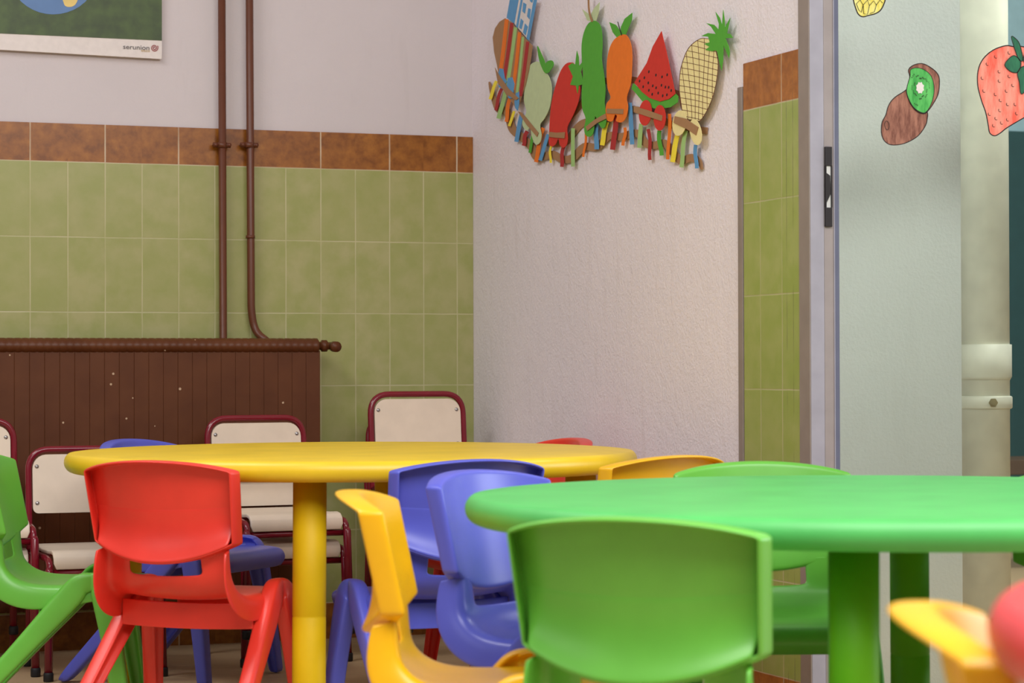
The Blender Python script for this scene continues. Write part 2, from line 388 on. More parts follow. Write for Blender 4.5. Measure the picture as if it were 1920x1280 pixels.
# ------------------------------------------------------------------ heating pipes on the tiled wall
def heat_pipe(px, pb, bend, label, ring):
    y = -.032; top = on_y(px, -60, y); bot = on_y(pb, 634, y)
    t = empty('heating_pipe', (bot.x, y, bot.z)); tag(t, label, 'pipe', None)
    L = lambda v: Vector(v)-Vector((bot.x, y, bot.z))
    a = L((top.x, y, 2.88)); r = .0105
    if bend: pts = fillet([a, L(on_y(pb, 585, y)), L(on_y(pb+7, 622, y)), L((on_y(pb+26, 645, y).x, -.07, bot.z-.012))], .05, 8)
    else: pts = [a, Vector((0, 0, 0)), Vector((0, -.01, -.014))]
    bm = bmesh.new(); tube(bm, pts, r, 16); obj('pipe', bm, M_PIPE, t)
    c = L(on_y(px+2.5, 272, y)); bm = bmesh.new()
    tube(bm, [c+Vector((0, 0, -.007)), c+Vector((0, 0, .007))], r+.003, 16)
    for s in (-1, 1):
        tube(bm, [c+Vector((s*.008, .0, 0)), c+Vector((s*.024, 0, 0))], .007, 10)
        tube(bm, [c+Vector((s*.019, -.012, 0)), c+Vector((s*.019, .012, 0))], .0055, 6)
    tube(bm, [c, c+Vector((0, .03, 0))], .005, 8)
    obj('pipe_clip', bm, M_PIPE, t)
    if ring:
        c = L(on_y(px+5, 444, y)); bm = bmesh.new(); tube(bm, [c-Vector((0, 0, .004)), c+Vector((0, 0, .004))], r+.0022, 16); obj('collar', bm, M_PIPE, t)
heat_pipe(413.5, 418.5, False, 'brown painted heating pipe, the straight left one of the pair above the radiator', False)
heat_pipe(464.5, 471, True, 'brown painted heating pipe, the right one of the pair, bending at its foot', True)

# ------------------------------------------------------------------ radiator
yr = -.125
rx1 = on_y(603, 700, yr).x; rzt = on_y(590, 634, yr+.05).z; rzb = .115
t = empty('radiator', (rx1, yr, 0)); tag(t, 'brown painted panel radiator with chipped paint under the two pipes', 'radiator')
bm = bmesh.new(); pitch = .0393; n = 58
for i in range(n):
    x = -i*pitch
    box(bm, x-pitch+.0001, x-.0001, .014, .075, rzb+.02, rzt-.034, .0014)
obj('column_panel', bm, M_RAD, t, False)
for nm, z in (('top_header', rzt-.0215), ('bottom_header', rzb+.02)):
    bm = bmesh.new(); k = 4; steps = int(n*2*k); pts = []; rad = []
    for i in range(steps+1):
        pts.append((-(i/(2*k))*pitch, .030, z)); rad.append(.0200 - (.0012 if i % k == 0 else 0))
    rad[0] = .012; pts.insert(1, (-.004, .030, z)); rad.insert(1, .0185)
    tube(bm, pts, .019, 18, radii=rad)
    for v in bm.verts: v.co.y = .030+(v.co.y-.030)*1.35; v.co.z = z+(v.co.z-z)*1.08
    obj(nm, bm, M_RAD, t)
c = Vector((0, .03, rzt-.021)); bm = bmesh.new()
tube(bm, [c+Vector((-.01, 0, 0)), c+Vector((.008, 0, 0)), c+Vector((.009, 0, 0)), c+Vector((.023, 0, 0)), c+Vector((.026, 0, 0))], .01, 16, radii=[.011, .011, .016, .016, .010])
tube(bm, [c+Vector((.022, 0, 0)), c+Vector((.028, -.012, 0)), c+Vector((.034, -.040, -.002))], .0105, 14)
tube(bm, [c+Vector((.033, -.034, -.002)), c+Vector((.036, -.054, -.003))], .0145, 14)
obj('valve', bm, M_RAD, t)
for x in (-.25, -1.4):
    bm = bmesh.new(); box(bm, x-.015, x+.015, .07, .118, rzt-.12, rzt-.06, .002); obj('bracket', bm, M_RAD, t, False)

# ------------------------------------------------------------------ flat card shapes (measured in photo pixels on a known plane)
class Sheet:
    """shapes cut from card: plane 'x' is the side wall, plane 'y' the left wall or the door glass"""
    def __init__(s, plane, val, sgn=-1): s.plane, s.val = plane, val
    def pt(s, p, off):
        return on_x(p[0], p[1], s.val-off) if s.plane == 'x' else on_y(p[0], p[1], s.val-off)
    def poly(s, bm, pts, off, th):
        org = s.pt((sum(p[0] for p in pts)/len(pts), sum(p[1] for p in pts)/len(pts)), off)
        vs = [bm.verts.new(s.pt(p, off)) for p in pts]; f = bm.faces.new(vs)
        r = bmesh.ops.extrude_face_region(bm, geom=[f])
        for v in r['geom']:
            if isinstance(v, bmesh.types.BMVert):
                if s.plane == 'x': v.co.x += th
                else: v.co.y += th
    def ribbon(s, bm, pts, wd, off, th, closed=False):
        n = len(pts); L, R = [], []
        for i, p in enumerate(pts):
            a = pts[i-1] if (closed or i) else p; b = pts[(i+1) % n] if (closed or i < n-1) else p
            dx, dy = b[0]-a[0], b[1]-a[1]; l = math.hypot(dx, dy) or 1
            w_ = wd[i] if isinstance(wd, (list, tuple)) else wd
            L.append((p[0]-dy/l*w_/2, p[1]+dx/l*w_/2)); R.append((p[0]+dy/l*w_/2, p[1]-dx/l*w_/2))
        lf = [bm.verts.new(s.pt(q, off)) for q in L]; rf = [bm.verts.new(s.pt(q, off)) for q in R]
        ax = 0 if s.plane == 'x' else 1; e = Vector((th if ax == 0 else 0, th if ax == 1 else 0, 0))
        lb = [bm.verts.new(v.co+e) for v in lf]; rb = [bm.verts.new(v.co+e) for v in rf]
        for i in range(n if closed else n-1):
            j = (i+1) % n
            for q in ((lf[i], lf[j], rf[j], rf[i]), (lb[i], rb[i], rb[j], lb[j]), (lf[i], lb[i], lb[j], lf[j]), (rf[i], rf[j], rb[j], rb[i])):
                bm.faces.new(q)
        if not closed:
            bm.faces.new((lf[0], rf[0], rb[0], lb[0])); bm.faces.new((lf[-1], lb[-1], rb[-1], rf[-1]))
    def add(s, name, pts, mat, off, th, parent=None, smooth=0):
        bm = bmesh.new(); s.poly(bm, spline(pts, smooth) if smooth else pts, off, th)
        return s.finish(name, bm, mat, parent)
    def finish(s, name, bm, mat, parent=None):
        if parent is not None:
            for v in bm.verts: v.co -= parent.location
        return obj(name, bm, mat, parent, False)
def ell(cx, cy, rx, ry, rot=0, n=22):
    c, d = math.cos(rot), math.sin(rot)
    return [(cx+rx*math.cos(a)*c-ry*math.sin(a)*d, cy+rx*math.cos(a)*d+ry*math.sin(a)*c) for a in (2*math.pi*k/n for k in range(n))]

# poster on the left wall
SH = Sheet('y', -.0)
po = on_y(150, 90, -.022); t = empty('poster', po)
tag(t, 'printed poster board with dark green picture and white lower margin, high on the left wall', 'poster')
SH.add('backing_board', [(-160, -160), (304, -160), (303.5, 104.5), (303, 110.5), (0, 93), (-160, 84)], P['white'], .018, .014, t)
SH.add('picture', [(-158, -158), (303.5, -158), (303.5, 76), (0, 62.5), (-158, 55)], flat('mottled dark green print', (66, 86, 32), .45, var=.22, vscale=26), .0192, .001, t)
SH.add('picture_detail', [p for p in ell(100, -52, 84, 79, 0, 40)], flat('blue print', (86, 122, 172), .45), .0200, .0006, t)
SH.add('picture_detail', [(118, -10), (146, -12), (144, 4), (136, 12), (124, 12), (119, 4)], flat('yellow print', (226, 196, 112), .45), .0206, .0005, t, 5)
def lettering(txt, px, py, h_px, mat, parent, name):
    cu = bpy.data.curves.new(name, 'FONT'); cu.body = txt; cu.size = 1; cu.extrude = .002; cu.align_x = 'LEFT'
    o = bpy.data.objects.new(name, cu); COL.objects.link(o); bpy.context.view_layer.update()
    me = bpy.data.meshes.new_from_object(o.evaluated_get(bpy.context.evaluated_depsgraph_get())); bpy.data.objects.remove(o)
    x0 = min(v.co.x for v in me.vertices); x1 = max(v.co.x for v in me.vertices)
    A = on_y(px[0], py, -.0195); B = on_y(px[1], py, -.0195); k = (B.x-A.x)/(x1-x0); hz = h_px/700.0/.52
    for v in me.vertices:
        x, y, z = v.co; v.co = Vector((A.x+(x-x0)*k, -.0192-z*.1, A.z+y*hz))-parent.location
    me.materials.clear(); me.materials.append(mat); link(bpy.data.objects.new(name, me), parent)
lettering('serunion', (231, 280), 91.5, 6.4, flat('grey print', (88, 80, 80), .5), t, 'lettering')
lettering('educa', (265, 281), 96.5, 3.4, flat('gold print', (200, 170, 110), .5), t, 'lettering')
bm = bmesh.new(); sp = []
for k in range(60):
    a = k/59*4.1*math.pi; q = 7.0*(1-k/59*.86); sp.append((289.5+q*math.cos(a-.6), 89.5+q*math.sin(a-.6)*1.0))
SH.ribbon(bm, sp, 1.5, .0196, .0004); SH.finish('logo', bm, flat('dark red print', (150, 52, 52), .5), t)

# paper fruit frieze on the side wall; outlines measured on an enlarged crop
FR = Sheet('x', 0.0)
c2 = lambda pts: [(880+x/3.5556, y/3.5556) for x, y in pts]
z1 = lambda pts: [(900+x/7.53, y/7.53) for x, y in pts]
TH = .0012
def fruit(name, label, at, cat='paper cutout'):
    p = on_x(880+at[0]/3.5556, at[1]/3.5556, -.016); t = empty(name, p); tag(t, label, cat, None); return t
OF = .017
t = fruit('paper_pot', 'brown striped paper pot with blue and white lid, left end of the wall frieze', (290, 430))
FR.add('lid_panel', z1([(540, -5), (800, -5), (690, 572), (480, 330)]), P['white'], OF-.002, TH, t)
for q in ([(420, -5), (540, -5), (480, 330), (375, 250)], [(575, -5), (597, -5), (530, 395), (508, 370)], [(757, -5), (800, -5), (690, 570), (655, 545)],
          [(610, 35), (650, 60), (630, 190), (597, 160)], [(575, 262), (608, 300), (582, 412), (550, 390)], [(680, 115), (712, 130), (695, 272), (663, 230)],
          [(632, 333), (670, 375), (640, 497), (606, 460)], [(700, -5), (742, -5), (732, 38), (708, 20)]):
    FR.add('lid_patch', z1(q), P['blue'], OF-.0005, TH, t)
FR.add('body', c2([(238, 122), (280, 150), (345, 225), (420, 305), (408, 400), (395, 470), (375, 560), (350, 640), (330, 700), (318, 738), (290, 690), (250, 640), (205, 560), (185, 440), (165, 350), (155, 250), (170, 190), (200, 145)]), P['brown'], OF+.001, TH, t)
for (a, b, wd, cc) in (((248, 128), (208, 470), 24, 'orange'), ((282, 152), (228, 540), 20, 'dred'), ((308, 182), (252, 575), 20, 'lgreen'), ((334, 215), (290, 600), 20, 'orange'), ((357, 245), (315, 640), 15, 'lgreen'), ((388, 278), (340, 640), 20, 'dred')):
    bm = bmesh.new(); FR.ribbon(bm, c2([a, ((a[0]+b[0])/2+2, (a[1]+b[1])/2), b]), wd/3.5556, OF+.0022, TH*.8); FR.finish('paper_stripe', bm, P[cc], t)
FR.add('foot', c2([(200, 455), (225, 460), (235, 520), (250, 545), (215, 590), (195, 580), (188, 510)]), P['blue'], OF+.0032, TH, t)
FR.add('foot', c2([(255, 520), (285, 515), (300, 560), (295, 600), (285, 655), (262, 655), (245, 600)]), P['blue'], OF+.0032, TH, t)
FR.add('foot', c2([(310, 620), (332, 610), (330, 690), (322, 738), (305, 720), (300, 680)]), P['blue'], OF+.0032, TH, t)
FR.add('crate_slat', c2([(170, 450), (200, 505), (260, 590), (328, 655), (310, 668), (250, 630), (190, 555)]), P['brown'], OF+.0048, TH, t)
t = fruit('paper_pear', 'pale sage green paper pear with two green leaves on the wall frieze', (455, 650))
FR.add('body', c2([(415, 425), (450, 410), (480, 425), (500, 470), (530, 510), (548, 580), (545, 660), (530, 730), (500, 790), (470, 835), (480, 900), (470, 950), (440, 962), (415, 905), (405, 850), (385, 870), (358, 845), (355, 800), (380, 745), (365, 680), (368, 600), (390, 510), (400, 450)]), P['sage'], OF-.001, TH, t, 4)
FR.add('leaf', c2([(452, 305), (480, 360), (505, 420), (515, 485), (495, 475), (465, 400)]), P['green'], OF+.001, TH, t, 4)
FR.add('leaf', c2([(510, 420), (530, 404), (552, 405), (562, 430), (545, 462), (520, 488), (505, 455)]), P['green'], OF+.0022, TH, t, 4)
FR.add('crate_slat', c2([(322, 742), (350, 750), (460, 885), (450, 912), (380, 830)]), P['brown'], OF+.001, TH, t)
t = fruit('paper_tomato', 'red paper fruit with a green star leaf between sage pear and green cucumber cutouts', (640, 700))
FR.add('body', c2([(640, 428), (675, 416), (700, 430), (722, 520), (738, 590), (725, 680), (690, 770), (652, 850), (655, 920), (648, 965), (625, 985), (603, 965), (592, 925), (575, 960), (550, 976), (530, 955), (532, 880), (536, 800), (548, 680), (575, 570), (605, 480)]), P['red'], OF, TH, t, 4)
FR.add('leaf', c2([(716, 338), (728, 380), (730, 440), (752, 415), (757, 440), (742, 480), (762, 560), (728, 570), (720, 622), (710, 570), (672, 565), (690, 510), (658, 440), (685, 420), (705, 430)]), P['green'], OF+.0012, TH, t)
FR.add('crate_slat', c2([(530, 878), (580, 884), (636, 880), (632, 922), (580, 918), (530, 912)]), P['brown'], OF+.0024, TH, t)
t = fruit('paper_cucumber', 'long green paper cucumber cutout with pale leaves, tallest on the wall frieze', (825, 550))
FR.add('leaf', c2([(868, 15), (862, 80), (845, 140), (812, 135), (812, 90), (835, 50)]), P['sage'], OF-.001, TH, t)
FR.add('leaf', c2([(752, 62), (790, 90), (812, 145), (785, 135)]), P['sage'], OF-.001, TH, t)
FR.add('body', c2([(790, 160), (828, 138), (862, 155), (880, 200), (886, 300), (882, 400), (897, 500), (906, 600), (900, 690), (912, 770), (905, 840), (885, 855), (862, 825), (838, 775), (830, 860), (818, 900), (795, 912), (772, 895), (765, 850), (775, 790), (752, 720), (748, 620), (757, 500), (750, 400), (748, 300), (762, 220)]), P['green'], OF+.001, TH, t, 4)
bm = bmesh.new(); FR.ribbon(bm, c2(spline([(793, -20), (795, 50), (803, 100), (818, 145)], 5, False)), 3, OF+.0022, TH); FR.finish('stem', bm, P['brown'], t)
FR.add('crate_slat', c2([(775, 845), (830, 800), (905, 757), (912, 790), (850, 820), (785, 872)]), P['brown'], OF+.0035, TH, t)
t = fruit('paper_orange', 'orange paper cutout with two upright green leaves beside the watermelon slice', (1000, 500))
FR.add('leaf', c2([(932, 148), (975, 165), (1000, 200), (1012, 240), (985, 252), (955, 215)]), P['green'], OF-.001, TH, t)
FR.add('leaf', c2([(1085, 85), (1083, 130), (1062, 180), (1040, 238), (1008, 238), (1010, 180), (1035, 125)]), P['green'], OF-.001, TH, t)
FR.add('body', c2([(985, 248), (1020, 230), (1050, 238), (1075, 290), (1084, 370), (1082, 460), (1075, 560), (1048, 650), (1057, 710), (1045, 780), (1015, 815), (978, 806), (984, 775), (970, 765), (952, 808), (918, 800), (908, 745), (915, 690), (942, 650), (922, 590), (915, 500), (918, 400), (935, 320), (960, 270)]), P['orange'], OF+.001, TH, t, 4)
bm = bmesh.new(); FR.ribbon(bm, c2([(988, 145), (1000, 190), (1014, 236)]), .8, OF+.002, TH); FR.finish('stem', bm, P['black'], t)
FR.add('crate_slat', c2([(915, 724), (1026, 726), (1024, 760), (915, 756)]), P['brown'], OF+.0025, TH, t)
t = fruit('paper_watermelon', 'triangular red paper watermelon slice with green rind and black seeds', (1240, 500))
FR.add('flesh', c2([(1280, 208), (1325, 400), (1372, 625), (1330, 660), (1270, 676), (1200, 652), (1150, 612), (1100, 550), (1182, 420), (1222, 310)]), P['red'], OF+.0016, TH, t)
FR.add('rind', c2([(1092, 555), (1150, 606), (1200, 645), (1270, 668), (1330, 652), (1372, 622), (1392, 642), (1388, 682), (1340, 715), (1250, 727), (1198, 712), (1150, 672), (1110, 622), (1080, 590)]), P['green'], OF, TH, t)
bm = bmesh.new()
for sx_, sy in ((1196, 478), (1243, 500), (1284, 512), (1318, 498), (1166, 518), (1134, 540), (1192, 552), (1222, 572), (1244, 585), (1280, 568), (1306, 580), (1328, 582), (1158, 578), (1196, 602), (1258, 620), (1316, 632), (1288, 638), (1218, 628), (1345, 603)):
    bm = bmesh.new(); FR.poly(bm, c2(ell(sx_, sy, 4.4, 10, .15, 10)), OF+.0022, .0006); FR.finish('seed', bm, P['black'], t)
FR.add('foot', c2(ell(1172, 752, 42, 86, .08)), P['red'], OF+.003, TH, t)
FR.add('foot', c2(ell(1268, 785, 40, 86, .02)), P['red'], OF+.003, TH, t)
FR.add('crate_slat', c2([(1095, 708), (1190, 735), (1286, 770), (1280, 806), (1190, 778), (1095, 745)]), P['brown'], OF+.0045, TH, t)
t = fruit('paper_pineapple', 'cream paper pineapple with brown grid lines and spiky green crown at the frieze end', (1530, 520))
body = [(1530, 262), (1575, 256), (1612, 270), (1640, 330), (1658, 420), (1650, 520), (1630, 620), (1592, 720), (1540, 802), (1495, 798), (1450, 790), (1415, 730), (1400, 620), (1402, 500), (1425, 400), (1465, 315)]
FR.add('body', c2(body), P['cream'], OF, TH, t, 4)
bm = bmesh.new(); FR.ribbon(bm, c2(spline(body, 4)), .9, OF+.0006, .0005, True)
def inside(p, poly):
    c = False; j = len(poly)-1
    for i in range(len(poly)):
        if (poly[i][1] > p[1]) != (poly[j][1] > p[1]) and p[0] < (poly[j][0]-poly[i][0])*(p[1]-poly[i][1])/(poly[j][1]-poly[i][1])+poly[i][0]: c = not c
        j = i
    return c
sb = spline(body, 4)
def clipline(fn, a, b, wd):
    run = []
    for k in range(61):
        s_ = a+(b-a)*k/60; q = fn(s_)
        if inside(q, sb): run.append(q)
        else:
            if len(run) > 2: FR.ribbon(bm, c2(run), wd, OF+.0006, .0005)
            run = []
    if len(run) > 2: FR.ribbon(bm, c2(run), wd, OF+.0006, .0005)
for k in range(14): clipline(lambda x, k=k: (x, 250+k*40+(x-1400)*.21-4*math.sin((x-1400)/60)), 1390, 1670, .75)
for k in range(9): clipline(lambda y, k=k: (1395+k*33+(y-500)*(.10-.02*k)+6*math.sin(y/120+k), y), 255, 800, .5)
FR.finish('grid_lines', bm, P['bink'], t)
FR.add('crown', c2([(1691, 65), (1700, 130), (1703, 190), (1712, 165), (1738, 120), (1716, 222), (1740, 228), (1756, 252), (1705, 255), (1728, 310), (1735, 350), (1729, 385), (1693, 300), (1690, 400), (1680, 470), (1668, 420), (1652, 345), (1640, 335), (1618, 342), (1572, 332), (1600, 312), (1565, 292), (1602, 282), (1592, 245), (1545, 240), (1590, 220), (1642, 226), (1610, 178), (1578, 154), (1630, 165), (1660, 198), (1663, 160), (1640, 80), (1668, 118), (1684, 170)]), P['green'], OF+.0016, TH, t)
FR.add('foot', c2(ell(1400, 820, 46, 86, .15)), P['cream'], OF+.002, TH, t)
FR.add('foot', c2(ell(1508, 880, 38, 88, -.18)), P['cream'], OF+.003, TH, t)
FR.add('crate_slat', c2([(1368, 774), (1440, 790), (1526, 848), (1510, 902), (1450, 860), (1360, 818)]), P['brown'], OF+.0045, TH, t)
# brown wavy garlands with dangling paper strips
gp = on_x(880+700/3.5556, 1000/3.5556, -.004); g = empty('paper_garland', gp)
tag(g, 'lower wavy brown paper garland with coloured paper strips under the fruit cutouts', 'garland')
pts = spline([(132, 545), (150, 620), (190, 725), (250, 745), (285, 860), (345, 910), (410, 975), (445, 1045), (500, 1040), (560, 1030), (620, 1062), (690, 1050), (765, 978), (850, 978), (930, 905), (1010, 912), (1115, 888), (1170, 950), (1230, 968), (1300, 955), (1360, 1020), (1410, 1070), (1480, 1050), (1530, 1075), (1548, 1130)], 5, False)
bm = bmesh.new(); FR.ribbon(bm, c2(pts), [(.2+.8*min(1, i/12))*14*(.25+.75*min(1, (len(pts)-1-i)/8)) for i in range(len(pts))], .006, TH)
FR.finish('wavy_band', bm, P['brown'], g)
for (x0, y0, x1, y1, wd, cc) in ((180, 540, 135, 662, 20, 'yel'), (215, 590, 170, 735, 20, 'dred'), (240, 610, 195, 790, 26, 'lgreen'), (272, 650, 240, 812, 22, 'orange'), (298, 740, 265, 840, 16, 'yel'),
        (350, 755, 310, 945, 26, 'blue'), (385, 875, 355, 972, 24, 'dred'), (420, 905, 402, 1018, 17, 'green'), (492, 852, 437, 1080, 25, 'orange'), (525, 895, 470, 1070, 22, 'blue'), (545, 975, 535, 1085, 13, 'yel'),
        (628, 975, 610, 1112, 22, 'dred'), (690, 855, 688, 1110, 22, 'lgreen'), (775, 890, 762, 1045, 13, 'orange'), (848, 815, 842, 995, 28, 'blue'), (915, 812, 880, 968, 28, 'yel'), (980, 765, 955, 998, 32, 'dred'),
        (1035, 850, 1028, 970, 18, 'orange'), (1067, 685, 1085, 962, 26, 'blue'), (1145, 825, 1130, 985, 26, 'lgreen'), (1190, 860, 1208, 1066, 20, 'dred'), (1266, 870, 1275, 1036, 25, 'green'), (1332, 758, 1326, 1062, 20, 'orange'),
        (1388, 895, 1350, 1080, 30, 'yel'), (1442, 870, 1408, 1115, 25, 'lgreen'), (1508, 965, 1510, 1122, 22, 'blue')):
    L = math.hypot(x1-x0, y1-y0); b_ = random.uniform(-7, 7)
    pp = [(x0+(x1-x0)*k/6+b_*math.sin(k/6*math.pi*1.6), y0+(y1-y0)*k/6) for k in range(7)]
    bm = bmesh.new(); FR.ribbon(bm, c2(pp), wd/3.5556, .0115, TH); FR.finish('paper_strip', bm, P[cc], g)
for lab, pp, wd, of in (('middle brown paper band winding behind the feet of the fruit cutouts', [(515, 950), (600, 955), (660, 925), (740, 830), (830, 800), (905, 765), (1000, 745), (1100, 730), (1200, 762), (1330, 820), (1400, 850), (1586, 872)], 13, .0035),
                    ('upper brown paper band showing between the green cucumber, orange and watermelon cutouts', [(650, 800), (740, 700), (830, 580), (900, 540), (1000, 532), (1100, 532), (1240, 580), (1395, 625), (1440, 640)], 11, .0015)):
    c = on_x(880+pp[3][0]/3.5556, pp[3][1]/3.5556, -of); g = empty('paper_garland', c); tag(g, lab, 'garland', None)
    bm = bmesh.new(); FR.ribbon(bm, c2(spline(pp, 5, False)), wd, of, TH); FR.finish('wavy_band', bm, P['brown'], g)

# drawings stuck to the glass
GL = Sheet('y', -2.030)
c8 = lambda pts: [(1560+x/4.2667, y/4.2667) for x, y in pts]
INK = P['black']
def sticker(name, label, at): 
    t = empty(name, on_y(1560+at[0]/4.2667, at[1]/4.2667, -2.032)); tag(t, label, 'drawing', None); return t
def drawn(t, nm, pts, mat, off, wd=1.6, sm=4):
    q = c8(spline(pts, sm)); bm = bmesh.new(); GL.poly(bm, q, off, .0006); GL.finish(nm, bm, mat, t)
    bm = bmesh.new(); GL.ribbon(bm, q, wd, off+.0003, .0003, True); GL.finish('ink_outline', bm, INK, t)
t = sticker('kiwi_drawing', 'crayon drawing of a brown kiwi and its green cut half on the glass', (600, 850))
k1 = crayon('brown crayon', (112, 64, 50), (166, 112, 92)); k2 = crayon('green crayon', (52, 150, 62), (96, 190, 96), 60)
drawn(t, 'whole_kiwi', [(640, 715), (560, 742), (490, 790), (450, 850), (430, 920), (400, 980), (395, 1060), (415, 1120), (460, 1155), (530, 1158), (610, 1135), (690, 1085), (745, 1010), (762, 950), (755, 880)], k1, .0008)
drawn(t, 'kiwi_skin', [(612, 560), (650, 522), (720, 508), (790, 540), (845, 590), (860, 650), (850, 750), (810, 830), (765, 890), (735, 908), (680, 890), (630, 830), (597, 740), (605, 680), (622, 615)], k1, .0018)
drawn(t, 'kiwi_flesh', [(628, 560), (665, 543), (720, 550), (780, 590), (810, 650), (817, 740), (790, 840), (745, 900), (690, 887), (640, 840), (600, 750), (602, 690), (625, 610)], k2, .0028, 1.0)
bm = bmesh.new(); GL.poly(bm, c8([(705+(34 if k % 2 else 27)*math.cos(k*.3927), 702+(50 if k % 2 else 40)*math.sin(k*.3927)) for k in range(16)]), .0036, .0004); GL.finish('kiwi_core', bm, P['white'], t)
bm = bmesh.new()
for k in range(46):
    a = k*.41; q = 1.25+.22*(k % 3)+(.75 if k % 5 == 0 else 0); cx, cy = 705+36*q*math.cos(a), 702+56*q*math.sin(a)
    cx2, cy2 = cx+7*math.cos(a), cy+11*math.sin(a)
    if cx < 806 and cx > 612: GL.ribbon(bm, c8([(cx, cy), (cx2, cy2)]), .9, .0036, .0004)
GL.finish('kiwi_seeds', bm, INK, t)
bm = bmesh.new(); GL.ribbon(bm, c8(ell(440, 1003, 17, 36, -.1)), .8, .0014, .0004, True); GL.finish('ink_mark', bm, INK, t)
t = sticker('strawberry_drawing', 'large red crayon strawberry drawing with dark green leaves on the glass', (1400, 700))
r1 = crayon('red crayon', (236, 92, 72), (240, 150, 130), 40); g1 = crayon('dark green crayon', (28, 92, 66), (44, 116, 80))
drawn(t, 'berry', [(1450, 372), (1390, 365), (1290, 400), (1210, 470), (1170, 560), (1166, 680), (1195, 800), (1230, 900), (1250, 1000), (1262, 1062), (1300, 1086), (1345, 1065), (1400, 1022), (1500, 962), (1600, 900), (1680, 800), (1700, 650), (1680, 500), (1600, 400), (1520, 372)], r1, .0008, 2.0)
for q in ([(1435, 290), (1490, 330), (1515, 400), (1528, 480), (1500, 480), (1465, 400)], [(1450, 445), (1482, 458), (1512, 500), (1500, 560), (1470, 582), (1420, 565), (1383, 520), (1410, 475)],
          [(1485, 580), (1530, 530), (1600, 560), (1570, 690), (1515, 752), (1500, 660)], [(1560, 400), (1620, 380), (1660, 450), (1580, 510), (1530, 480)]):
    drawn(t, 'leaf', q, g1, .0020, 1.3)
bm = bmesh.new()
for sx_, sy in ((1312, 452), (1420, 420), (1245, 510), (1340, 570), (1205, 622), (1218, 725), (1342, 645), (1310, 752), (1350, 800), (1408, 832), (1450, 680), (1468, 832), (1345, 880), (1262, 910), (1315, 945), (1408, 955), (1480, 905), (1296, 1002), (1360, 980), (1420, 608), (1398, 725)):
    bm = bmesh.new(); GL.ribbon(bm, c8([(sx_+12*math.cos(a), sy+14*math.sin(a)) for a in (1.0, 1.6, 2.3, 3.0, 3.8)]), .9, .0016, .0004); GL.finish('ink_mark', bm, INK, t)
t = sticker('pineapple_drawing', 'yellow crayon pineapple drawing at the top edge of the glass, above the kiwi', (300, 20))
drawn(t, 'fruit_body', [(180, -150), (170, -60), (172, 0), (188, 60), (210, 112), (245, 134), (290, 124), (345, 110), (385, 85), (412, 40), (428, -20), (425, -150)], crayon('yellow crayon', (226, 206, 84), (240, 232, 150)), .0008, 2.2)
bm = bmesh.new()
for q in ([(195, 30), (225, 0), (250, 40), (235, 100), (215, 80), (195, 30)], [(250, 40), (285, 0), (300, 45), (285, 115), (255, 110), (250, 40)], [(300, 45), (335, 5), (355, 40), (340, 95), (300, 110)], [(355, 40), (385, 0), (405, 25)], [(190, 0), (225, -30)], [(230, 0), (260, -30), (290, 0)], [(300, 0), (340, -30)]):
    bm = bmesh.new(); GL.ribbon(bm, c8(q), 1.0, .0016, .0004); GL.finish('ink_mark', bm, INK, t)

# ------------------------------------------------------------------ moulded school chair
def row_interp(ctrl, n):
    return spline(ctrl, n, False)
def shell_mesh():
    """seat, curved up into the lower back, with turned-down sides and a hand slot"""
    ctrl = [  # y, z, half width, concavity, side flange
        (.158, .268, .124, 0, .004), (.168, .284, .130, 0, .006), (.164, .301, .135, 0, .012), (.142, .311, .140, .002, .020),
        (.070, .309, .143, .006, .026), (.000, .305, .143, .009, .034), (-.060, .305, .141, .012, .040), (-.100, .314, .139, .015, .040),
        (-.127, .332, .136, .019, .036), (-.143, .355, .133, .026, .027), (-.153, .390, .131, .034, .012), (-.156, .402, .131, .037, .003)]
    rows = row_interp(ctrl, 3); NC = 14; bm = bmesh.new(); G = []
    for i, (y, z, wd, k, fl) in enumerate(rows):
        a = rows[max(0, i-1)]; b = rows[min(len(rows)-1, i+1)]
        ty, tz = b[0]-a[0], b[1]-a[1]; l = math.hypot(ty, tz); ty /= l; tz /= l
        ny, nz = (-tz, ty)  # points to the sitter's side; flip if needed
        if i == 0 or True:
            # travelling from the front edge backwards: sitter's side is up / forward
            ny, nz = tz, -ty
        line = []
        def P_(x, off): line.append(bm.verts.new((x, y+ny*off, z+nz*off)))
        P_(-(wd+.006), -fl); P_(-(wd+.005), -fl*.5); P_(-(wd+.0015), -.003+k*.8)
        for c in range(1, NC):
            s_ = -1+2*c/NC; P_(s_*wd, k*s_*s_)
        P_(wd+.0015, -.003+k*.8); P_(wd+.005, -fl*.5); P_(wd+.006, -fl)
        G.append(line)
    for i in range(len(G)-1):
        for j in range(len(G[0])-1):
            q = (G[i][j], G[i+1][j], G[i+1][j+1], G[i][j+1])
            if 26 < i < 30.5 and 4 < j < len(G[0])-6: continue     # hand slot
            bm.faces.new(q)
    # cross rib under the seat, from leg to leg
    R_ = [[bm.verts.new((x, -.050-.006*(1-(x/.141)**2), z-.004*(1-(x/.141)**2))) for x in (-.141, -.138, -.12, -.07, 0, .07, .12, .138, .141)] for z in (.250, .2525, .26, .28, .296, .301)]
    for A, B in zip(R_, R_[1:]):
        for j in range(8): bm.faces.new((A[j], A[j+1], B[j+1], B[j]))
    return bm
